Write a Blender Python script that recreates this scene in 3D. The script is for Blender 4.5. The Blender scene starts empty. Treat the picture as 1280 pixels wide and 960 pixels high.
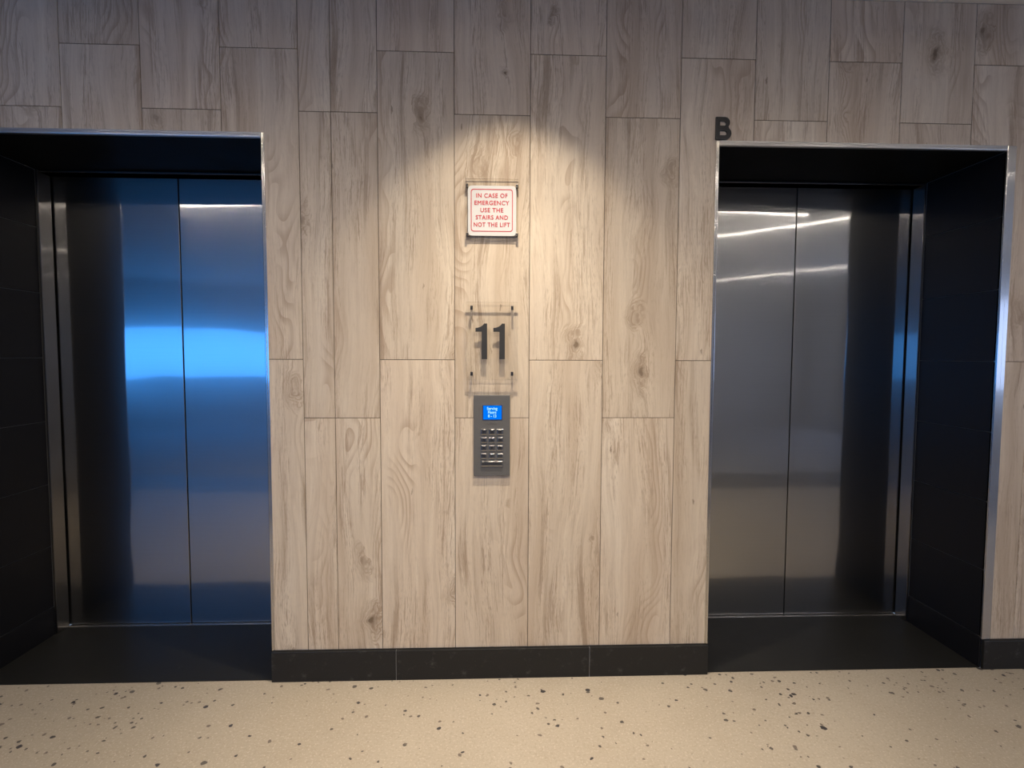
import bpy, bmesh, math, random
from mathutils import Vector, Matrix
random.seed(7)
S = bpy.context.scene
COL = S.collection
PI = math.pi

# ------------------------------------------------------------------ camera
F_PX, YAW, PITCH, ROLL = 650.04, 0.03495, 0.05389, 0.003476
CAM = Vector((0.008, -2.1053, 1.3393))
cy, sy, cp, sp = math.cos(YAW), math.sin(YAW), math.cos(PITCH), math.sin(PITCH)
fwd = Vector((sy*cp, cy*cp, -sp)); rgt = Vector((cy, -sy, 0)); up = rgt.cross(fwd)
cr, sr = math.cos(ROLL), math.sin(ROLL)
r2 = rgt*cr + up*sr; u2 = up*cr - rgt*sr
cd = bpy.data.cameras.new('camera'); cam = bpy.data.objects.new('camera', cd); COL.objects.link(cam)
cd.sensor_fit = 'HORIZONTAL'; cd.sensor_width = 36.0; cd.lens = 36.0*F_PX/1280.0
cd.clip_start = 0.02
M3 = Matrix((r2, u2, -fwd)).transposed()
cam.matrix_world = Matrix.Translation(CAM) @ M3.to_4x4()
S.camera = cam

# ------------------------------------------------------------------ world and exposure
w = bpy.data.worlds.new('world'); S.world = w; w.use_nodes = True
w.node_tree.nodes['Background'].inputs[0].default_value = (0.6, 0.75, 1.0, 1)
w.node_tree.nodes['Background'].inputs[1].default_value = 0.3
S.view_settings.view_transform = 'Standard'; S.view_settings.look = 'None'
S.view_settings.gamma = 1.0; S.view_settings.use_curve_mapping = False
S.view_settings.exposure = 0.0
LED_POWER = 75.0         # emission strength of the linear ceiling lights
SPOT_POWER = 46.0
BEAM_POWER = 150.0
LOBBY_POWER = 98.0         # watts of the recessed downlight
WINDOW_GLOW = 6.0         # daylight through the far window

CEIL = 2.763              # ceiling height

# ------------------------------------------------------------------ node helpers
class NT:
    def __init__(s, name):
        s.m = bpy.data.materials.new(name); s.m.use_nodes = True
        s.t = s.m.node_tree; s.t.nodes.clear()
        s.out = s.t.nodes.new('ShaderNodeOutputMaterial')
    def n(s, typ, props=None, **ins):
        nd = s.t.nodes.new('ShaderNode'+typ)
        for k, v in (props or {}).items(): setattr(nd, k, v)
        for k, v in ins.items():
            key = int(k[1:]) if k[0] == '_' and k[1:].isdigit() else k.replace('_', ' ')
            s.set(nd.inputs[key], v)
        return nd
    def set(s, sock, v):
        if isinstance(v, bpy.types.NodeSocket): s.t.links.new(v, sock)
        elif isinstance(v, bpy.types.Node): s.t.links.new(v.outputs[0], sock)
        else:
            if isinstance(v, (tuple, list)) and len(v) == 3 and sock.type == 'RGBA': v = (*v, 1)
            sock.default_value = v
    def math(s, op, a, b=0.0, c=None, clamp=False):
        nd = s.t.nodes.new('ShaderNodeMath'); nd.operation = op; nd.use_clamp = clamp
        s.set(nd.inputs[0], a); s.set(nd.inputs[1], b)
        if c is not None: s.set(nd.inputs[2], c)
        return nd.outputs[0]
    def vmath(s, op, a, b):
        nd = s.t.nodes.new('ShaderNodeVectorMath'); nd.operation = op
        s.set(nd.inputs[0], a); s.set(nd.inputs[1], b)
        return nd.outputs[0]
    def mix(s, f, a, b, blend='MIX'):
        nd = s.t.nodes.new('ShaderNodeMix'); nd.data_type = 'RGBA'; nd.blend_type = blend
        s.set(nd.inputs[0], f); s.set(nd.inputs[6], a); s.set(nd.inputs[7], b)
        return nd.outputs[2]
    def ramp(s, f, stops, interp='LINEAR'):
        nd = s.t.nodes.new('ShaderNodeValToRGB'); nd.color_ramp.interpolation = interp
        e = nd.color_ramp.elements
        while len(e) < len(stops): e.new(0.5)
        for el, (p, c) in zip(e, stops):
            el.position = p; el.color = (c, c, c, 1) if isinstance(c, (int, float)) else (*c, 1)
        s.set(nd.inputs[0], f)
        return nd.outputs[0]
    def noise(s, vec, scale, detail=4, rough=0.55, dist=0.0):
        nd = s.n('TexNoise', None, Vector=vec, Scale=scale, Detail=detail, Roughness=rough, Distortion=dist)
        return nd.outputs[0]
    def step(s, f, a, b):
        nd = s.t.nodes.new('ShaderNodeMapRange'); nd.interpolation_type = 'SMOOTHSTEP'
        s.set(nd.inputs[0], f); nd.inputs[1].default_value = a; nd.inputs[2].default_value = b
        nd.inputs[3].default_value = 0; nd.inputs[4].default_value = 1
        return nd.outputs[0]
    def bsdf(s, **k):
        nd = s.n('BsdfPrincipled', None, **k); s.t.links.new(nd.outputs[0], s.out.inputs[0]); return nd
    def bump(s, h, strength=0.2, dist=0.01):
        return s.n('Bump', None, Height=h, Strength=strength, Distance=dist).outputs[0]

def plain(name, col, rough=0.5, metal=0.0, spec=0.5, coat=0.0, var=0.06, vs=9.0):
    t = NT(name)
    tc = t.n('TexCoord').outputs['Object']
    n = t.noise(tc, vs, 5)
    c = t.mix(n, tuple(x*(1-var) for x in col), tuple(min(1, x*(1+var)) for x in col))
    t.bsdf(Base_Color=c, Roughness=rough, Metallic=metal, Specular_IOR_Level=spec, Coat_Weight=coat)
    return t.m

def mat_wood():
    t = NT('oak_porcelain')
    tc = t.n('TexCoord').outputs['Object']
    oi = t.n('ObjectInfo').outputs['Random']
    r1 = t.math('FRACT', t.math('MULTIPLY', oi, 17.31)); r2_ = t.math('FRACT', t.math('MULTIPLY', oi, 53.77))
    off = t.n('CombineXYZ', None, X=t.math('MULTIPLY', oi, 37.0), Y=t.math('MULTIPLY', r1, 23.0), Z=t.math('MULTIPLY', r2_, 61.0)).outputs[0]
    p = t.vmath('ADD', tc, off)
    # knots: sparse cells, taller than wide
    kp = t.vmath('MULTIPLY', p, (7.0, 0.0, 3.6))
    kp = t.vmath('ADD', kp, t.vmath('MULTIPLY', t.vmath('SUBTRACT', t.n('TexNoise', None, Vector=p, Scale=16.0, Detail=4).outputs[1], (0.5, 0.5, 0.5)), (0.55, 0, 0.55)))
    vo = t.n('TexVoronoi', {'feature': 'F1', 'voronoi_dimensions': '3D'}, Vector=kp, Scale=1.0, Randomness=1.0)
    kd = vo.outputs['Distance']; kc = t.n('SeparateColor', None, Color=vo.outputs['Color'])
    ksel = t.step(kc.outputs[0], 0.60, 0.64)
    ksz = t.math('ADD', t.math('MULTIPLY', t.math('POWER', kc.outputs[1], 2.0), 0.085), 0.028)
    kr = t.math('DIVIDE', kd, ksz)
    kmask = t.math('MULTIPLY', t.math('SUBTRACT', 1.0, t.step(kr, 0.3, 1.25)), ksel)
    khalo = t.math('MULTIPLY', t.math('SUBTRACT', 1.0, t.step(kr, 0.8, 4.2)), ksel)
    # grain flows round knots
    sx = t.n('SeparateXYZ', None, Vector=p)
    warp = t.math('MULTIPLY', t.math('SUBTRACT', t.noise(t.vmath('MULTIPLY', p, (2.6, 0, 0.9)), 1.0, 2), 0.5), 0.16)
    xx = t.math('ADD', t.math('ADD', sx.outputs[0], warp), t.math('MULTIPLY', khalo, 0.02))
    gp = t.n('CombineXYZ', None, X=xx, Y=0.0, Z=sx.outputs[2]).outputs[0]
    broad = t.noise(t.vmath('MULTIPLY', gp, (8.0, 0, 0.55)), 1.0, 3, 0.5)
    mid = t.noise(t.vmath('MULTIPLY', gp, (32.0, 0, 1.3)), 1.0, 4, 0.6)
    fine = t.noise(t.vmath('MULTIPLY', gp, (170.0, 0, 7.0)), 1.0, 4, 0.65)
    speck = t.noise(t.vmath('MULTIPLY', gp, (420.0, 0, 36.0)), 1.0, 2, 0.5)
    # cathedral rings from a slanting cone of growth rings
    ring_c = t.math('ADD', t.math('MULTIPLY', xx, 9.0), t.math('MULTIPLY', t.noise(t.vmath('MULTIPLY', gp, (3.5, 0, 1.5)), 1.0, 2), 5.5))
    ring_c = t.math('ADD', ring_c, t.math('MULTIPLY', khalo, 0.9))
    ring = t.math('FRACT', t.math('MULTIPLY', ring_c, 3.2))
    ring = t.math('MULTIPLY', t.step(ring, 0.35, 0.96), t.math('SUBTRACT', 1.0, t.step(ring, 0.955, 1.0)))
    rmask = t.step(t.noise(t.vmath('MULTIPLY', gp, (5.0, 0, 0.7)), 1.3, 2), 0.49, 0.66)
    ring = t.math('MULTIPLY', ring, t.math('ADD', t.math('MULTIPLY', rmask, 0.8), t.math('MULTIPLY', khalo, 0.6), clamp=True))
    base = t.ramp(broad, [(0.30, (0.50, 0.39, 0.29)), (0.43, (0.60, 0.49, 0.38)), (0.53, (0.67, 0.565, 0.45)), (0.545, (0.62, 0.515, 0.405)), (0.72, (0.70, 0.605, 0.495))])
    pink = t.noise(t.vmath('MULTIPLY', p, (3.0, 0, 1.4)), 1.0, 2)
    base = t.mix(t.math('MULTIPLY', t.step(pink, 0.52, 0.70), 0.45), base, (0.62, 0.515, 0.415))
    zone = t.math('ADD', t.math('MULTIPLY', t.step(t.noise(t.vmath('MULTIPLY', gp, (9.0, 0, 0.8)), 1.7, 2), 0.42, 0.62), 0.8), 0.2)
    base = t.mix(t.math('MULTIPLY', t.math('MULTIPLY', t.step(mid, 0.51, 0.66), 0.85), zone), base, (0.38, 0.285, 0.205))
    base = t.mix(t.math('MULTIPLY', t.step(mid, 0.47, 0.30), 0.40), base, (0.76, 0.67, 0.55))
    base = t.mix(t.math('MULTIPLY', t.math('MULTIPLY', t.step(fine, 0.49, 0.62), 0.75), zone), base, (0.36, 0.265, 0.19))
    base = t.mix(t.math('MULTIPLY', t.math('MULTIPLY', t.step(speck, 0.54, 0.66), 0.50), zone), base, (0.30, 0.22, 0.155))
    base = t.mix(t.math('MULTIPLY', ring, 0.74), base, (0.36, 0.25, 0.17))
    base = t.mix(t.math('MULTIPLY', khalo, 0.30), base, (0.38, 0.285, 0.20))
    kring = t.math('MULTIPLY', t.math('MULTIPLY', t.math('ABSOLUTE', t.math('SINE', t.math('MULTIPLY', kr, 4.2))), khalo), 0.45)
    base = t.mix(kring, base, (0.30, 0.215, 0.15))
    base = t.mix(t.math('MULTIPLY', kmask, t.math('ADD', 0.6, t.math('MULTIPLY', kc.outputs[2], 0.35))), base, (0.16, 0.11, 0.07))
    # pin knots and short dark checks
    v2 = t.n('TexVoronoi', {'feature': 'F1'}, Vector=t.vmath('ADD', t.vmath('MULTIPLY', p, (26.0, 0, 7.0)), t.vmath('MULTIPLY', t.n('TexNoise', None, Vector=p, Scale=40.0, Detail=2).outputs[1], (0.5, 0, 0.25))), Scale=1.0)
    c2 = t.n('SeparateColor', None, Color=v2.outputs['Color'])
    pin = t.math('MULTIPLY', t.math('SUBTRACT', 1.0, t.step(v2.outputs['Distance'], 0.05, 0.13)), t.step(c2.outputs[0], 0.90, 0.91))
    base = t.mix(t.math('MULTIPLY', pin, 0.7), base, (0.20, 0.14, 0.095))
    # each board has its own tone
    tone = t.mix(r1, (0.93, 0.935, 0.90), (1.05, 1.06, 1.03))
    base = t.mix(1.0, base, tone, 'MULTIPLY')
    base = t.mix(t.math('MULTIPLY', r2_, 0.18), base, t.mix(1.0, base, (1.02, 0.94, 0.92), 'MULTIPLY'))
    h = t.math('SUBTRACT', t.math('MULTIPLY', fine, 0.6), t.math('MULTIPLY', kmask, 0.4))
    t.bsdf(Base_Color=base, Roughness=0.52, Specular_IOR_Level=0.35, Normal=t.bump(h, 0.12, 0.002))
    return t.m

def mat_terrazzo():
    t = NT('terrazzo')
    p = t.n('TexCoord').outputs['Object']
    big = t.noise(p, 1.1, 4); med = t.noise(p, 6.0, 5); tiny = t.noise(p, 95.0, 4); grit = t.noise(p, 130.0, 2)
    base = t.ramp(big, [(0.3, (0.40, 0.345, 0.27)), (0.7, (0.475, 0.415, 0.335))])
    base = t.mix(t.math('MULTIPLY', t.step(med, 0.5, 0.78), 0.35), base, (0.40, 0.33, 0.25))
    base = t.mix(t.math('MULTIPLY', t.step(tiny, 0.50, 0.68), 0.36), base, (0.32, 0.265, 0.20))
    base = t.mix(t.math('MULTIPLY', t.step(grit, 0.56, 0.68), 0.5), base, (0.64, 0.57, 0.48))
    # chips come in two sizes, thicker in drifts
    drift = t.noise(t.vmath('ADD', p, (3.1, 7.7, 0)), 1.6, 3)
    side = t.math('ADD', t.math('MULTIPLY', t.step(t.math('ABSOLUTE', t.n('SeparateXYZ', None, Vector=p).outputs[0]), 0.5, 1.5), 0.75), 0.25)
    wob = t.vmath('MULTIPLY', t.vmath('SUBTRACT', t.n('TexNoise', None, Vector=p, Scale=55.0, Detail=2).outputs[1], (0.5, 0.5, 0.5)), (0.016, 0.016, 0))
    pw = t.vmath('ADD', p, wob)
    def chips(scale, size, lo, hi, seed):
        v = t.n('TexVoronoi', {'feature': 'F1'}, Vector=t.vmath('ADD', pw, (seed, seed*1.7, 0)), Scale=scale, Randomness=1.0)
        c = t.n('SeparateColor', None, Color=v.outputs['Color'])
        inside = t.math('SUBTRACT', 1.0, t.step(t.math('DIVIDE', v.outputs['Distance'], t.math('ADD', t.math('MULTIPLY', c.outputs[1], size), size*0.35)), 0.85, 1.05))
        want = t.math('LESS_THAN', c.outputs[0], t.math('ADD', t.math('MULTIPLY', t.math('MULTIPLY', t.step(drift, lo, hi), side), 0.95), 0.22))
        return t.math('MULTIPLY', inside, want), c.outputs[2]
    a, ac = chips(21.0, 0.17, 0.40, 0.62, 0.0)
    b, bc = chips(36.0, 0.20, 0.38, 0.62, 4.3)
    base = t.mix(t.math('MULTIPLY', b, 0.92), base, t.mix(bc, (0.05, 0.045, 0.045), (0.16, 0.13, 0.11)))
    base = t.mix(t.math('MULTIPLY', a, 0.97), base, t.mix(ac, (0.035, 0.033, 0.04), (0.11, 0.095, 0.085)))
    # hairline cracks
    cr_ = t.n('TexVoronoi', {'feature': 'DISTANCE_TO_EDGE'}, Vector=t.vmath('ADD', p, t.vmath('MULTIPLY', t.n('TexNoise', None, Vector=p, Scale=5.0, Detail=4).outputs[1], (0.35, 0.35, 0))), Scale=3.3).outputs['Distance']
    base = t.mix(t.math('MULTIPLY', t.math('SUBTRACT', 1.0, t.step(cr_, 0.002, 0.008)), 0.10), base, (0.25, 0.20, 0.15))
    t.bsdf(Base_Color=base, Roughness=t.math('ADD', t.math('MULTIPLY', med, 0.2), 0.38), Specular_IOR_Level=0.4)
    return t.m

def mat_black_tile(name, col=(0.018, 0.018, 0.02), rough=0.38, dust=0.25, spec=0.3):
    t = NT(name)
    p = t.n('TexCoord').outputs['Object']
    n1 = t.noise(p, 5.0, 5, 0.6); n2 = t.noise(p, 22.0, 6, 0.75); n3 = t.noise(p, 260.0, 2)
    base = t.mix(n1, tuple(c*0.8 for c in col), tuple(c*1.25 for c in col))
    base = t.mix(t.math('MULTIPLY', t.step(n2, 0.56, 0.78), dust), base, (0.13, 0.125, 0.12))
    base = t.mix(t.math('MULTIPLY', t.step(n3, 0.66, 0.75), dust*0.6), base, (0.16, 0.15, 0.14))
    t.bsdf(Base_Color=base, Roughness=t.math('ADD', t.math('MULTIPLY', n1, 0.16), rough-0.08), Specular_IOR_Level=spec)
    return t.m

def mat_steel(name, col=(0.50, 0.485, 0.46), sharp=0.13, spread=0.50, frac=0.5, wavy=0.0, tangent=(0, 0, 1)):
    """hairline-brushed steel: one tight lobe and one lobe spread across the brushing"""
    t = NT(name)
    p = t.n('TexCoord').outputs['Object']
    hair = t.noise(t.vmath('MULTIPLY', p, (3.0, 3.0, 900.0)), 1.0, 2)
    base = t.mix(hair, tuple(c*0.9 for c in col), tuple(c*1.08 for c in col))
    tan = t.n('CombineXYZ', None, X=float(tangent[0]), Y=float(tangent[1]), Z=float(tangent[2])).outputs[0]
    kw = {}
    if wavy > 0:
        oi = t.n('ObjectInfo').outputs['Random']
        q = t.vmath('ADD', t.vmath('MULTIPLY', p, (1.5, 0, 1.5)), t.n('CombineXYZ', None, X=t.math('MULTIPLY', oi, 40.0), Y=0.0, Z=0.0).outputs[0])
        hgt = t.noise(q, 1.0, 1, 0.4)
        kw['Normal'] = t.n('Bump', None, Height=hgt, Strength=1.0, Distance=wavy).outputs[0]
    # (the tangent is the smooth direction of the glossy node, the hairlines run along it)
    a = t.n('BsdfAnisotropic', None, Color=base, Roughness=sharp, Anisotropy=0.0, Tangent=tan, **kw)
    b = t.n('BsdfAnisotropic', None, Color=base, Roughness=spread*1.7, Anisotropy=0.45, Tangent=tan, **kw)
    c = t.n('BsdfAnisotropic', None, Color=base, Roughness=spread*0.36, Anisotropy=0.82, Tangent=tan, **kw)
    m1 = t.n('MixShader', None, Fac=0.58); t.set(m1.inputs[1], b.outputs[0]); t.set(m1.inputs[2], c.outputs[0])
    mx = t.n('MixShader', None, Fac=frac); t.set(mx.inputs[1], a.outputs[0]); t.set(mx.inputs[2], m1.outputs[0])
    t.t.links.new(mx.outputs[0], t.out.inputs[0])
    return t.m

def mat_emit(name, col, strength):
    t = NT(name)
    e = t.n('Emission', None, Color=col, Strength=strength); t.t.links.new(e.outputs[0], t.out.inputs[0])
    return t.m

def mat_acrylic(name, tint=(0.985, 0.982, 0.975)):
    t = NT(name)
    tr = t.n('BsdfTransparent', None, Color=tint)
    gl = t.n('BsdfGlossy', None, Roughness=0.03)
    fr = t.n('Fresnel', None, IOR=1.45)
    front = t.math('SUBTRACT', 1.0, t.n('NewGeometry').outputs['Backfacing'])
    mx = t.n('MixShader', None, Fac=t.math('MULTIPLY', t.math('MINIMUM', fr.outputs[0], 0.25), front)); t.set(mx.inputs[1], tr.outputs[0]); t.set(mx.inputs[2], gl.outputs[0])
    t.t.links.new(mx.outputs[0], t.out.inputs[0])
    return t.m

def mat_acrylic_edge():
    t = NT('acrylic_edge')
    tr = t.n('BsdfTransparent', None, Color=(0.26, 0.23, 0.21))
    gl = t.n('BsdfPrincipled', None, Base_Color=(0.10, 0.085, 0.07), Roughness=0.2)
    mx = t.n('MixShader', None, Fac=0.8); t.set(mx.inputs[1], tr.outputs[0]); t.set(mx.inputs[2], gl.outputs[0])
    t.t.links.new(mx.outputs[0], t.out.inputs[0])
    return t.m

MAT = {
 'wood': mat_wood(), 'terrazzo': mat_terrazzo(),
 'grout': plain('grout', (0.16, 0.13, 0.10), 0.9),
 'black_tile': mat_black_tile('black_wall_tile', (0.007, 0.007, 0.009), 0.42, 0.03, 0.28),
 'black_floor': mat_black_tile('black_floor_tile', (0.016, 0.016, 0.0155), 0.42, 0.08, 0.2),
 'black_skirt': mat_black_tile('black_skirting_tile', (0.015, 0.015, 0.015), 0.40, 0.50),
 'black_grout': plain('black_grout', (0.26, 0.26, 0.26), 0.85),
 'soffit': mat_black_tile('soffit_black', (0.006, 0.006, 0.006), 0.55, 0.02, 0.04),
 'shaft': plain('light_block_black', (0.006, 0.006, 0.006), 0.8),  # for the added light-blocking plates behind the doors
 'door': mat_steel('door_steel', (0.42, 0.41, 0.395), 0.045, 0.20, 0.72, 0.006, (1, 0, 0)),
 'frame': mat_steel('frame_steel', (0.32, 0.31, 0.30), 0.06, 0.22, 0.75),
 'trim': mat_steel('trim_steel', (0.62, 0.60, 0.57), 0.2, 0.32, 0.5),
 'trim_head': mat_steel('trim_head_steel', (0.62, 0.60, 0.57), 0.32, 0.36, 0.5, 0.0, (1, 0, 0)),
 'sill': mat_steel('sill_steel', (0.6, 0.59, 0.57), 0.25, 0.32, 0.4, 0.0, (1, 0, 0)),
 'ceiling': plain('ceiling_paint', (0.72, 0.70, 0.67), 0.85, var=0.03),
 'lobby': plain('lobby_wall_paint', (0.60, 0.61, 0.64), 0.8),
 'dark_wall': plain('dark_wall_paint', (0.035, 0.032, 0.03), 0.7),
 'carpet': plain('grey_carpet', (0.34, 0.35, 0.38), 0.95, var=0.2, vs=60),
 'black_plastic': plain('black_plastic', (0.010, 0.010, 0.011), 0.35),
 'white_plastic': plain('white_plastic', (0.62, 0.615, 0.59), 0.4, var=0.02),
 'red_paint': plain('red_paint', (0.50, 0.04, 0.055), 0.5),
 'charcoal': plain('charcoal_vinyl', (0.035, 0.034, 0.033), 0.4),
 'steel_pin': plain('steel_pin', (0.13, 0.12, 0.11), 0.35, 1.0),
 'panel_grey': plain('panel_grey', (0.155, 0.150, 0.140), 0.45, 0.35, var=0.04, vs=30),
 'chrome': plain('chrome', (0.62, 0.60, 0.56), 0.16, 1.0),
 'key_face': plain('key_face', (0.24, 0.23, 0.215), 0.28, 1.0),
 'dark_mark': plain('dark_mark', (0.02, 0.02, 0.02), 0.5),
 'screen': mat_emit('screen_blue', (0.0, 0.20, 1.0), 0.95),
 'screen_text': mat_emit('screen_text', (0.45, 0.95, 1.0), 1.1),
 'bezel': plain('screen_bezel', (0.015, 0.03, 0.10), 0.3),
 'led': mat_emit('led_strip', (1.0, 0.92, 0.83), LED_POWER),
 'lamp_face': mat_emit('downlight_lens', (1.0, 0.84, 0.62), 6.0),
 'white_metal': plain('white_metal', (0.75, 0.74, 0.72), 0.5),
 'window_light': mat_emit('window_daylight', (0.055, 0.33, 1.0), WINDOW_GLOW),
 'window_pale': mat_emit('window_pale_daylight', (0.45, 0.60, 1.0), 3.2),
 'window_frame': plain('window_frame_grey', (0.12, 0.12, 0.13), 0.5),
 'acrylic': mat_acrylic('clear_acrylic'), 'acrylic_edge': mat_acrylic_edge(),
}

# ------------------------------------------------------------------ object helpers
def link(name, me, mat=None, parent=None, loc=None):
    o = bpy.data.objects.new(name, me); COL.objects.link(o)
    if mat is not None and me is not None:
        for m in (mat if isinstance(mat, (list, tuple)) else [mat]): me.materials.append(MAT[m])
    if loc is not None: o.location = loc
    if parent is not None: o.parent = parent
    return o
def empty(name, loc=(0, 0, 0)):
    o = bpy.data.objects.new(name, None); COL.objects.link(o); o.location = loc; o.empty_display_size = 0.1; return o
def tag(o, label=None, cat=None, group=None, kind=None):
    if label: o['label'] = label
    if cat: o['category'] = cat
    if group: o['group'] = group
    if kind: o['kind'] = kind
    return o
def boxes(name, lst, mat, parent=None, bevel=0.0, seg=2, origin=None):
    """one mesh of axis boxes (x0,x1,y0,y1,z0,z1); its origin sits at the centre of the bottom unless given"""
    bm = bmesh.new()
    for (x0, x1, y0, y1, z0, z1) in lst:
        m = Matrix.Translation(((x0+x1)/2, (y0+y1)/2, (z0+z1)/2)) @ Matrix.Diagonal((x1-x0, y1-y0, z1-z0, 1))
        bmesh.ops.create_cube(bm, size=1.0, matrix=m)
    if bevel > 0:
        bmesh.ops.bevel(bm, geom=bm.edges[:], offset=bevel, segments=seg, profile=0.5, affect='EDGES')
    if origin is None:
        xs = [v.co for v in bm.verts]
        origin = Vector(((min(c.x for c in xs)+max(c.x for c in xs))/2, (min(c.y for c in xs)+max(c.y for c in xs))/2, min(c.z for c in xs)))
    origin = Vector(origin)
    for v in bm.verts: v.co -= origin
    me = bpy.data.meshes.new(name); bm.to_mesh(me); bm.free()
    pl = Vector((0, 0, 0)) if parent is None else parent_origin(parent)
    return link(name, me, mat, parent, origin - pl)
def parent_origin(o):
    v = Vector(o.location)
    while o.parent: o = o.parent; v += Vector(o.location)
    return v
def prism_xz(name, poly, y0, y1, mat, parent=None, bevel=0.0):
    """polygon in the x-z plane, front face at y0, back at y1"""
    cx = sum(p[0] for p in poly)/len(poly); cz = min(p[1] for p in poly)
    bm = bmesh.new()
    vf = [bm.verts.new((x-cx, 0, z-cz)) for x, z in poly]
    f = bm.faces.new(vf)
    ret = bmesh.ops.extrude_face_region(bm, geom=[f])
    for g in ret['geom']:
        if isinstance(g, bmesh.types.BMVert): g.co.y += (y1-y0)
    bmesh.ops.recalc_face_normals(bm, faces=bm.faces[:])
    if bevel > 0:
        ed = [e for e in bm.edges if all(abs(v.co.y) < 1e-7 for v in e.verts)]
        bmesh.ops.bevel(bm, geom=ed, offset=bevel, segments=1, affect='EDGES')
    me = bpy.data.meshes.new(name); bm.to_mesh(me); bm.free()
    pl = Vector((0, 0, 0)) if parent is None else parent_origin(parent)
    return link(name, me, mat, parent, Vector((cx, y0, cz)) - pl)
def cyl(name, c0, axis, r, h, mat, parent=None, n=20, bevel=0.0):
    bm = bmesh.new()
    bmesh.ops.create_cone(bm, cap_ends=True, segments=n, radius1=r, radius2=r, depth=h)
    if bevel > 0:
        ed = [e for e in bm.edges if abs(e.verts[0].co.z - e.verts[1].co.z) < 1e-7]
        bmesh.ops.bevel(bm, geom=ed, offset=bevel, segments=2, affect='EDGES')
    if axis == 'y': bmesh.ops.rotate(bm, verts=bm.verts, matrix=Matrix.Rotation(PI/2, 3, 'X'))
    for f in bm.faces: f.smooth = len(f.verts) == 4
    me = bpy.data.meshes.new(name); bm.to_mesh(me); bm.free()
    pl = Vector((0, 0, 0)) if parent is None else parent_origin(parent)
    return link(name, me, mat, parent, Vector(c0) - pl)
def curve_mesh(name, cu, mat, loc, parent):
    """turn a font or 2-D curve (drawn in its x-y plane) into a mesh standing on the wall, facing -y"""
    tmp = bpy.data.objects.new('tmp', cu); COL.objects.link(tmp)
    dg = bpy.context.evaluated_depsgraph_get(); dg.update()
    me = bpy.data.meshes.new_from_object(tmp.evaluated_get(dg))
    COL.objects.unlink(tmp); bpy.data.objects.remove(tmp)
    me.transform(Matrix.Rotation(PI/2, 4, 'X')); me.name = name; me.materials.clear()
    pl = Vector((0, 0, 0)) if parent is None else parent_origin(parent)
    return link(name, me, mat, parent, Vector(loc) - pl)
def text(name, body, size, mat, loc, parent, offset=0.0, extrude=0.0004, spacing=1.0, width=None, bold=0.0):
    cu = bpy.data.curves.new(name, 'FONT'); cu.body = body; cu.size = size; cu.align_x = 'CENTER'; cu.align_y = 'CENTER'
    cu.offset = offset; cu.extrude = extrude; cu.space_character = spacing; cu.resolution_u = 4
    o = curve_mesh(name, cu, mat, loc, parent)
    if bold > 0:
        bm = bmesh.new()
        for q, (dx, dz) in enumerate(((-bold, 0), (bold, 0), (0, -bold), (0, bold))):
            me2 = o.data.copy(); me2.transform(Matrix.Translation((dx, -q*0.00006, dz))); bm.from_mesh(me2); bpy.data.meshes.remove(me2)
        bm.to_mesh(o.data); bm.free()
    if width:
        xs = [v.co.x for v in o.data.vertices]; k = width/(max(xs)-min(xs)); mid = (max(xs)+min(xs))/2
        for v in o.data.vertices: v.co.x = (v.co.x-mid)*k
    return o
def shape(name, loops, extrude, mat, loc, parent, bevel=0.0):
    cu = bpy.data.curves.new(name, 'CURVE'); cu.dimensions = '2D'; cu.fill_mode = 'BOTH'; cu.extrude = extrude; cu.bevel_depth = bevel
    for lp in loops:
        sp_ = cu.splines.new('POLY'); sp_.points.add(len(lp)-1); sp_.use_cyclic_u = True
        for q, (x, y) in zip(sp_.points, lp): q.co = (x, y, 0, 1)
    return curve_mesh(name, cu, mat, loc, parent)
def rrect(w_, h_, r, n=6):
    out = []
    for cx, cz, a0 in ((w_/2-r, h_/2-r, 0), (-w_/2+r, h_/2-r, 90), (-w_/2+r, -h_/2+r, 180), (w_/2-r, -h_/2+r, 270)):
        for k in range(n+1):
            a = math.radians(a0+90*k/n); out.append((cx+r*math.cos(a), cz+r*math.sin(a)))
    return out

# ------------------------------------------------------------------ the setting
# openings in the lift wall: (x of reveal planes, outer edges of the steel trim)
OPEN = [dict(x0=-2.090, x1=-0.900, o0=-2.125, o1=-0.887, zt=2.185, zo=2.205),
        dict(x0=0.911, x1=2.107, o0=0.898, o1=2.146, zt=2.185, zo=2.205)]
XL, XR = -4.05, 6.5
DOOR_Y = 0.470

floor = boxes('floor', [(XL, XR, -2.12, 0.004, -0.12, 0.0)], 'terrazzo', origin=(0, 0, 0)); tag(floor, 'beige terrazzo floor with dark chips', kind='structure')
fb = boxes('floor_border', [(XL, XR, -2.78, -2.12, -0.12, 0.0)], 'black_floor', origin=(0, 0, 0)); tag(fb, 'black tiled border strip across the lobby floor', kind='structure')
fc = boxes('floor_carpet', [(-9.0, XR, -7.6, -2.78, -0.12, 0.0)], 'carpet', origin=(0, 0, 0)); tag(fc, 'grey carpet floor of the lobby beyond the border', kind='structure')
ceil = boxes('ceiling', [(-9.0, XR, -7.6, 0.6, CEIL, CEIL+0.1)], 'ceiling', origin=(0, 0, CEIL)); tag(ceil, 'white painted ceiling', kind='structure')

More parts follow.
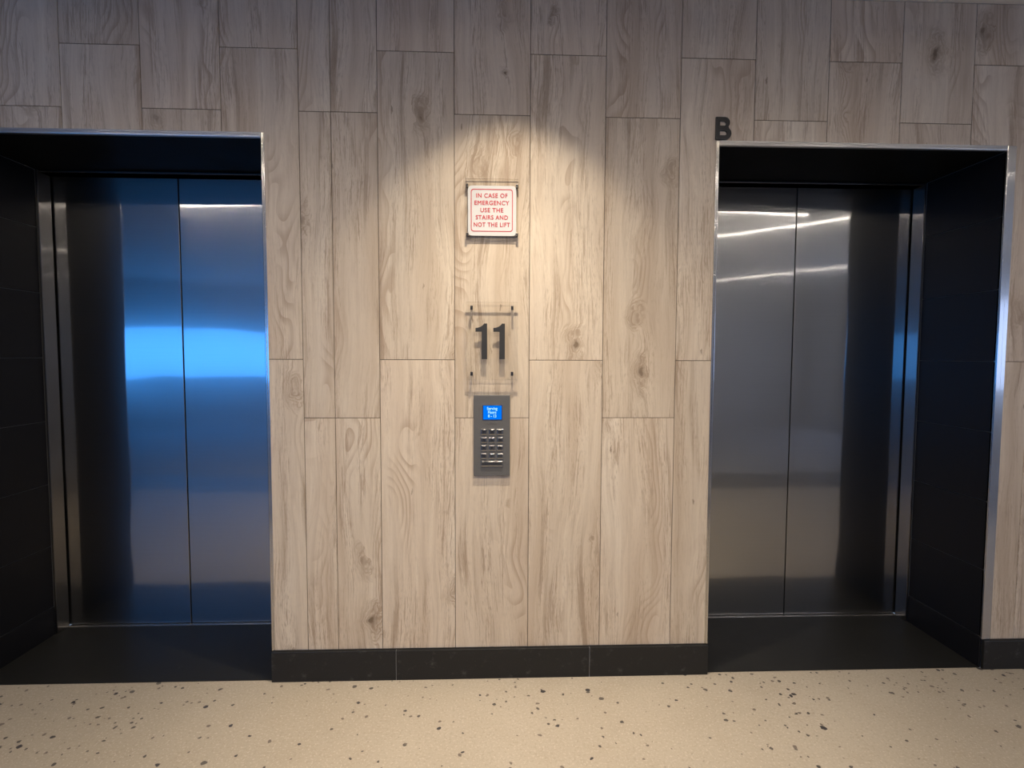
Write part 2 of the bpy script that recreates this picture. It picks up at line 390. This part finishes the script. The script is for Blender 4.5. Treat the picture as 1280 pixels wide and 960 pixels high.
# lift wall: a grout-coloured core with two openings, wood-look boards hung on it
core = []
xs = [XL, OPEN[0]['o0']+0.004, OPEN[0]['o1']-0.004, OPEN[1]['o0']+0.004, OPEN[1]['o1']-0.004, XR]
for i in (0, 2, 4): core.append((xs[i], xs[i+1], 0.003, 0.60, 0.0, CEIL))
for i in (1, 3): core.append((xs[i], xs[i+1], 0.003, 0.60, OPEN[i//2]['zo']-0.004, CEIL))
wall = boxes('wall_front', core, 'grout', origin=(0, 0, 0)); tag(wall, 'lift lobby wall clad in wood-look porcelain boards', kind='structure')

GAP = 0.0013
JA, JB = 2.5225, 2.2875
cols = []
k0 = -0.4495
for k in range(-12, 16):
    x0 = k0 + 0.3*k; x1 = x0 + 0.3
    kind = 'A' if k % 2 == 0 else 'B'
    if k == -1:
        cols += [(-0.753, -0.6295, 'B'), (-0.6295, -0.4495, 'B')]
    else:
        if k == -2: x1 = -0.753
        cols.append((x0, x1, kind))
BASE_TOP = 0.128
mesh_cache = {}
for (x0, x1, kind) in cols:
    j = JA if kind == 'A' else JB
    cuts = [BASE_TOP] + sorted(z for z in (j-1.2, j) if z > BASE_TOP+0.02) + [CEIL-0.001]
    for z0, z1 in zip(cuts[:-1], cuts[1:]):
        a0, a1, b0, b1 = x0+GAP, x1-GAP, z0+GAP, z1-GAP
        poly = [(a0, b0), (a1, b0), (a1, b1), (a0, b1)]
        for o in OPEN:
            h0, h1, ht = o['o0'], o['o1'], o['zo']
            if a1 <= h0 or a0 >= h1 or b0 >= ht: continue
            inL, inR = a0 >= h0, a1 <= h1
            if inL and inR:                      # whole width over the opening
                if b1 <= ht: poly = None
                else: poly = [(a0, ht), (a1, ht), (a1, b1), (a0, b1)]
            elif inR:                            # opening bites the right part
                if b1 <= ht: poly = [(a0, b0), (h0, b0), (h0, b1), (a0, b1)]
                else: poly = [(a0, b0), (h0, b0), (h0, ht), (a1, ht), (a1, b1), (a0, b1)]
            elif inL:                            # opening bites the left part
                if b1 <= ht: poly = [(h1, b0), (a1, b0), (a1, b1), (h1, b1)]
                else: poly = [(h1, b0), (a1, b0), (a1, b1), (a0, b1), (a0, ht), (h1, ht)]
            break
        if poly: prism_xz('plank', poly, 0.0, 0.006, 'wood', wall, 0.0006)

# black tile skirting along the lift wall, tile by tile
SK = 0.012
def skirting(name, x_cuts, label):
    root = empty(name, ((x_cuts[0]+x_cuts[-1])/2, -SK/2, 0)); tag(root, label, kind='structure')
    for a, b in zip(x_cuts[:-1], x_cuts[1:]):
        boxes('skirting_tile', [(a+0.0008, b-0.0008, -SK, 0.002, 0.0, BASE_TOP-0.002)], 'black_skirt', root, 0.0020, 2)
    boxes('grout_strip', [(x_cuts[0]+0.004, x_cuts[-1]-0.004, -SK+0.002, 0.002, 0.0, BASE_TOP-0.004)], 'black_grout', root)
    return root
skirting('baseboard_front', [-0.900, -0.393, 0.4094, 0.912], 'black tile baseboard between the two lift openings')
skirting('baseboard_right', [2.110, 2.91, 3.71, 4.51, 5.31, XR], 'black tile baseboard right of the lift opening marked B')
skirting('baseboard_left', [XL, -3.69, -2.89, -2.093], 'black tile baseboard left of the blue-lit lift opening')

# niches: tiled reveals, black floor slab, soffit, steel trim
ZT = [0.137, 0.430, 0.726, 1.0245, 1.323, 1.6225, 1.922, 2.183]
for i, o in enumerate(OPEN):
    who = ('blue-lit lift opening', 'lift opening marked B')[i]
    for side in (0, 1):
        xf = o['x0'] if side == 0 else o['x1']           # tile face
        xb = xf - 0.035 if side == 0 else xf + 0.039      # back, buried at the wall core
        if side == 1 and i == 0: xb = xf + 0.017
        if side == 0 and i == 1: xb = xf - 0.017
        s = 1 if side == 0 else -1
        def bx(d0, d1, y0, y1, z0, z1):                   # d = distance proud of the tile face
            a, b = xf + s*d0, xf + s*d1
            return (min(a, b), max(a, b), y0, y1, z0, z1)
        t = abs(xb-xf)
        rev = boxes('wall_reveal_%s' % ('left', 'right')[side], [bx(-t, -0.0035, 0.010, 0.60, 0.0, 2.2)], 'black_grout')
        tag(rev, '%s reveal of black tiles in the %s' % (('left', 'right')[side], who), kind='structure')
        for z0, z1 in zip(ZT[:-1], ZT[1:]):
            boxes('wall_tile', [bx(-0.005, 0.0, 0.003, 0.392, z0+0.0009, z1-0.0009)], 'black_tile', rev, 0.0007, 1)
        boxes('skirting_tile', [bx(-0.005, 0.0025, 0.003, 0.392, 0.0, ZT[0]-0.0012)], 'black_tile', rev, 0.0012, 1)
    nf = boxes('floor_niche', [(o['x0']-0.002, o['x1']+0.002, 0.004, 0.452, -0.12, 0.003)], 'black_floor'); tag(nf, 'black tile floor slab of the %s' % who, kind='structure')
    sf = boxes('ceiling_niche', [(o['x0']-0.003, o['x1']+0.003, 0.010, 0.60, o['zt'], 2.203)], 'soffit'); tag(sf, 'black soffit panel of the %s' % who, kind='structure')
    sh = boxes('wall_light_block', [(o['x0']-0.03, o['x1']+0.03, 0.56, 0.60, 0.0, 2.2)], 'shaft'); tag(sh, 'added black plate blocking light behind the doors of the %s' % who, kind='structure')  # unseen plate added behind the doors to stop light leaking through
    # trim: flat outer leaf and a prouder inner bead, mitred as three sides
    tr = empty('trim_%d' % (i+1), ((o['x0']+o['x1'])/2, 0.0, BASE_TOP)); tag(tr, 'thin brushed steel edge trim round the %s' % who, kind='structure')
    for nm, xin, xout in (('trim_upright', o['x0'], o['o0']), ('trim_upright', o['x1'], o['o1'])):
        xm = xin + (xout-xin)*0.55
        u = boxes(nm, [(min(xin, xm), max(xin, xm), -0.0035, 0.012, BASE_TOP, o['zo'])], 'trim', tr, 0.0022, 3)
        boxes('trim_flange', [(min(xm, xout), max(xm, xout), -0.0015, 0.006, BASE_TOP, o['zo'])], 'trim', u, 0.0006, 1)
    u = boxes('trim_head', [(o['x0'], o['x1'], -0.0035, 0.012, o['zt'], o['zt']+0.012)], 'trim_head', tr, 0.0022, 3)
    boxes('trim_flange', [(o['x0'], o['x1'], -0.0015, 0.006, o['zt']+0.012, o['zo'])], 'trim_head', u, 0.0006, 1)
    # lift doors
    d = empty('door_%d' % (i+1), ((o['x0']+o['x1'])/2, DOOR_Y, 0.0))
    tag(d, ('brushed steel lift doors reflecting blue light', 'brushed steel lift doors in the opening marked B')[i], kind='structure')
    xm = (-1.494, 1.511)[i]
    L0, L1 = o['x0'], o['x1']
    zt = o['zt']
    for a, b in ((L0+0.002, L0+0.012), (L1-0.012, L1-0.002)):
        boxes('door_jamb', [(a, b, 0.392, 0.462, 0.003, zt-0.002)], 'frame', d, 0.0015, 2)
    boxes('door_header', [(L0+0.012, L1-0.012, 0.398, 0.462, zt-0.012, zt-0.002)], 'frame', d, 0.0015, 2)
    boxes('door_sill', [(L0+0.012, L1-0.012, 0.452, 0.520, -0.02, 0.0055)], 'sill', d, 0.001, 1)
    for a, b in ((L0-0.01, xm-0.0018), (xm+0.0018, L1+0.01)):
        boxes('door_panel', [(a, b, DOOR_Y, DOOR_Y+0.035, 0.0075, zt+0.005)], 'door', d, 0.0022, 2)

# the rest of the lobby, seen only in the steel
wl = boxes('wall_left', [(XL-0.15, XL, -2.62, 0.6, 0.0, CEIL)], 'dark_wall', origin=(XL, 0, 0)); tag(wl, 'dark painted end wall of the lift lobby', kind='structure')
wr = boxes('wall_right', [(XR, XR+0.15, -7.6, 0.6, 0.0, CEIL)], 'lobby', origin=(XR, 0, 0)); tag(wr, 'grey painted right wall of the lobby', kind='structure')
wfl = boxes('wall_far_left', [(-9.15, -9.0, -7.6, -2.62, 0.0, CEIL)], 'dark_wall', origin=(-9, 0, 0)); tag(wfl, 'dark painted far left wall of the lobby', kind='structure')
wfc = boxes('wall_corner', [(-9.0, XL, -2.62, -2.47, 0.0, CEIL)], 'dark_wall', origin=(-6, -2.6, 0)); tag(wfc, 'dark painted wall returning from the lobby end wall', kind='structure')
WX0, WX1, WZ0, WZ1, BY = -7.55, -2.6, 0.80, 1.86, -7.6
wb = boxes('wall_back', [(-9.0, WX0, BY-0.15, BY, 0, CEIL), (WX1, XR, BY-0.15, BY, 0, CEIL), (WX0, WX1, BY-0.15, BY, 0, WZ0), (WX0, WX1, BY-0.15, BY, WZ1, CEIL)], 'lobby', origin=(0, BY, 0)); tag(wb, 'grey painted wall opposite the lifts', kind='structure')
win = empty('window_1', ((WX0+WX1)/2, BY, WZ0)); tag(win, 'long window of blue daylight opposite the lifts', kind='structure')
cuts = [WX0, -4.2, WX1]
fr_ = [(WX0, WX1, BY-0.12, BY-0.04, WZ0, WZ0+0.03), (WX0, WX1, BY-0.12, BY-0.04, WZ1-0.03, WZ1)]
for a, b in zip(cuts[:-1], cuts[1:]):
    boxes('pane', [(a+0.02, b-0.02, BY-0.10, BY-0.09, WZ0+0.03, WZ1-0.03)], 'window_light', win)
fr_ += [(max(WX0, c-0.02), min(WX1, c+0.02), BY-0.12, BY-0.04, WZ0+0.03, WZ1-0.03) for c in cuts]
boxes('window_frame', fr_, 'window_frame', win)

win2 = empty('window_2', (XR, -4.2, 0.9)); tag(win2, 'paler daylight window in the right wall of the lobby', kind='structure')
for q in range(3):
    boxes('pane', [(XR-0.03, XR-0.02, -6.0+q*1.2+0.03, -6.0+(q+1)*1.2-0.03, 0.93, 2.07)], 'window_pale', win2)
boxes('window_frame', [(XR-0.05, XR-0.001, -6.03, -2.37, 0.88, 0.93), (XR-0.05, XR-0.001, -6.03, -2.37, 2.07, 2.12)] + [(XR-0.05, XR-0.001, -6.03+q*1.2, -5.97+q*1.2, 0.93, 2.07) for q in range(4)], 'window_frame', win2)

# ------------------------------------------------------------------ ceiling lights
def linear_light(p0, p1, label):
    a, b = Vector(p0), Vector(p1); L = (b-a).length; ang = math.atan2(b.y-a.y, b.x-a.x)
    root = empty('linear_light', ((a.x+b.x)/2, (a.y+b.y)/2, CEIL)); root.rotation_euler = (0, 0, ang)
    tag(root, label, 'light', 'linear ceiling lights')
    def part(nm, lst, mat):
        bm = bmesh.new()
        for (x0, x1, y0, y1, z0, z1) in lst:
            bmesh.ops.create_cube(bm, size=1.0, matrix=Matrix.Translation(((x0+x1)/2, (y0+y1)/2, (z0+z1)/2)) @ Matrix.Diagonal((x1-x0, y1-y0, z1-z0, 1)))
        me = bpy.data.meshes.new(nm); bm.to_mesh(me); bm.free(); return link(nm, me, mat, root)
    part('housing', [(-L/2, L/2, -0.055, 0.055, -0.0050, 0.0), (-L/2, L/2, -0.055, -0.050, -0.0086, -0.0050), (-L/2, L/2, 0.050, 0.055, -0.0086, -0.0050)], 'white_metal')
    part('diffuser', [(-L/2+0.01, L/2-0.01, -0.007, 0.007, -0.0062, -0.0050)], 'led')
    return root
linear_light((-3.0, -2.10), (3.15, -2.10), 'long linear ceiling light running parallel to the lift wall')
linear_light((1.30, -4.58), (3.80, -2.04), 'slanting linear ceiling light beside the long one')
linear_light((3.20, -7.50), (5.69, -5.02), 'slanting linear ceiling light far back by the lobby wall')

WARM = (1.0, 0.86, 0.68)
def downlight(x, y, label, beams):
    dl = empty('downlight', (x, y, CEIL)); tag(dl, label, 'light', 'recessed downlights')
    bm = bmesh.new()
    prof = [(0.036, -0.001), (0.040, -0.004), (0.050, -0.004), (0.052, 0.0)]
    rings = [[bm.verts.new((r*math.cos(2*PI*k/32), r*math.sin(2*PI*k/32), z)) for k in range(32)] for r, z in prof]
    for A, B in zip(rings[:-1], rings[1:]):
        for k in range(32): bm.faces.new((A[k], A[(k+1) % 32], B[(k+1) % 32], B[k]))
    me = bpy.data.meshes.new('bezel_ring'); bm.to_mesh(me); bm.free(); link('bezel_ring', me, 'white_metal', dl)
    cyl('lens', (x, y, CEIL-0.001), 'z', 0.0355, 0.001, 'lamp_face', dl, 32)
    for (watts, deg, blend) in beams:
        ld = bpy.data.lights.new('downlight_beam', 'SPOT'); lo = bpy.data.objects.new('downlight_beam', ld); COL.objects.link(lo)
        ld.energy = watts; ld.color = WARM; ld.spot_size = math.radians(deg); ld.spot_blend = blend; ld.shadow_soft_size = 0.022
        lo.location = (0, 0, -0.012); lo.parent = dl
    return dl
downlight(0.06, -0.46, 'round recessed ceiling downlight close to the wall above the lift signs', [(SPOT_POWER, 90, 0.42), (BEAM_POWER, 70, 1.0)])
for x, lift in ((-0.9, 'nearer the blue-lit lift'), (0.95, 'nearer the lift marked B')):
    downlight(x, -1.5, 'round recessed ceiling downlight in the middle of the lobby, ' + lift, [(LOBBY_POWER, 164, 1.0)])

# ------------------------------------------------------------------ signs on the wall
def acrylic_plate(name, x0, x1, z0, z1, y0, y1, parent):
    o = boxes(name, [(x0, x1, y0, y1, z0, z1)], ['acrylic', 'acrylic_edge'], parent)
    for f in o.data.polygons: f.material_index = 0 if abs(f.normal.y) > 0.9 else 1
    return o
def standoff(x, z, parent, y=-0.020):
    s_ = cyl('standoff', (x, y/2, z), 'y', 0.0042, -y, 'steel_pin', parent, 16)
    boxes('clip', [(x-0.0050, x+0.0050, y-0.008, y, z-0.0080, z+0.0080)], 'steel_pin', s_, 0.0015, 2)

# fire notice
sg = empty('fire_notice', (0.0, 0.0, 1.82)); tag(sg, 'white square fire notice with red lettering on a clear plate', 'sign')
acrylic_plate('backing_plate', -0.104, 0.104, 1.800, 2.038, -0.0075, -0.0045, sg)
for x in (-0.0985, 0.0985):
    for z in (2.008, 1.818): standoff(x, z, sg, -0.010)
pn = shape('panel', [rrect(0.191, 0.195, 0.014)], 0.002, 'white_plastic', (0.0, -0.0097, 1.9125), sg)
shape('border', [rrect(0.166, 0.166, 0.011), rrect(0.1595, 0.1595, 0.0085)], 0.0003, 'red_paint', (-0.001, -0.0119, 1.914), pn)
for k, (ln, wd) in enumerate((('IN CASE OF', 0.124), ('EMERGENCY', 0.138), ('USE THE', 0.091), ('STAIRS AND', 0.128), ('NOT THE LIFT', 0.144))):
    text('lettering', ln, 0.0235, 'red_paint', (-0.001, -0.0119, 1.9705-0.0283*k), pn, 0.0, 0.0003, 1.10, wd, 0.0006)

# floor number
fn = empty('floor_number_plate', (0.0, 0.0, 1.24)); tag(fn, 'clear acrylic plate with the dark floor number 11', 'sign')
acrylic_plate('plate', -0.103, 0.103, 1.243, 1.553, -0.0195, -0.0145, fn)
for x in (-0.081, 0.081):
    for z in (1.530, 1.268): standoff(x, z, fn, -0.0198)
one = [(0.0465, 0.142), (0.034, 0.142), (0.029, 0.135), (0.020, 0.129), (0.010, 0.1255), (0.0, 0.1245), (0.0, 0.109), (0.0245, 0.109), (0.0245, 0.0), (0.0465, 0.0)]
for x in (-0.0655, 0.0055):
    shape('numeral', [one], 0.001, 'charcoal', (x, -0.0208, 1.326), fn)

# letter over the right-hand lift
B_out = [(0, 0), (0, 0.088)] + [(0.036+0.021*math.sin(a), 0.0665+0.0215*math.cos(a)) for a in [PI*k/8 for k in range(0, 7)]]
B_out += [(0.040+0.0235*math.sin(a), 0.0240+0.0240*math.cos(a)) for a in [PI*k/10 for k in range(2, 11)]]
B_h1 = [(0.0165, 0.0540), (0.0165, 0.0715)] + [(0.034+0.0085*math.sin(a), 0.06275+0.00875*math.cos(a)) for a in [PI*k/6 for k in range(0, 7)]]
B_h2 = [(0.0165, 0.0165), (0.0165, 0.0350)] + [(0.036+0.0095*math.sin(a), 0.02575+0.00925*math.cos(a)) for a in [PI*k/6 for k in range(0, 7)]]
lt = shape('lift_letter', [B_out, B_h1, B_h2], 0.0035, 'black_plastic', (0.8925, -0.0038, 2.2065), None)
tag(lt, 'black raised capital letter B above the corner of the lift opening', 'letter')

# call panel
KX, KZ = 0.0005, 0.852
kp = empty('lift_call_panel', (KX, 0.0, KZ)); tag(kp, 'grey metal lift call keypad with a small blue screen', 'keypad')
boxes('faceplate', [(KX-0.0735, KX+0.0735, -0.011, -0.0005, KZ, KZ+0.329)], 'panel_grey', kp, 0.0015, 2)
bz = boxes('screen_bezel', [(-0.0375, 0.042, -0.0120, -0.0105, 1.0795, 1.1415)], 'bezel', kp, 0.0004, 1)
sc_ = boxes('screen', [(-0.0345, 0.0395, -0.0124, -0.0115, 1.0825, 1.1385)], 'screen', bz)
for k, (ln, wd) in enumerate((('Serving', 0.042), ('Floors', 0.033), ('8 - 13', 0.033))):
    text('screen_text', ln, 0.0165, 'screen_text', (0.0015, -0.0127, 1.1265-0.0152*k), bz, 0.0, 0.0001, 1.0, wd, 0.0003)
# row of small raised dots under the screen
for k in range(6):
    for (dx, dz) in random.sample([(0, 0), (0, 1), (0, 2), (1, 0), (1, 1), (1, 2)], 3):
        cyl('braille_dot', (-0.016+k*0.0066+dx*0.0026, -0.0113, 1.0625+dz*0.0032), 'y', 0.0008, 0.0012, 'dark_mark', kp, 8)
key_names = ['1', '2', '3', '4', '5', '6', '7', '8', '9', None, '0', None]
for r in range(4):
    for c in range(3):
        x = 0.0008 + (c-1)*0.0327; z = 1.0325 - r*0.0326
        ky = boxes('key', [(x-0.0122, x+0.0122, -0.0165, -0.0105, z-0.0122, z+0.0122)], 'chrome', kp, 0.0024, 2)
        boxes('key_face', [(x-0.0090, x+0.0090, -0.0169, -0.0160, z-0.0085, z+0.0085)], 'key_face', ky, 0.0003, 1)
        nm_ = key_names[r*3+c]
        if nm_: text('key_digit', nm_, 0.011, 'dark_mark', (x, -0.0171, z), ky, 0.0002, 0.0001)
ky = boxes('wide_key', [(-0.0440, 0.0455, -0.0165, -0.0105, 0.8915, 0.9165)], 'chrome', kp, 0.0024, 2)
boxes('key_face', [(-0.0405, 0.0420, -0.0169, -0.0160, 0.8950, 0.9120)], 'key_face', ky, 0.0003, 1)
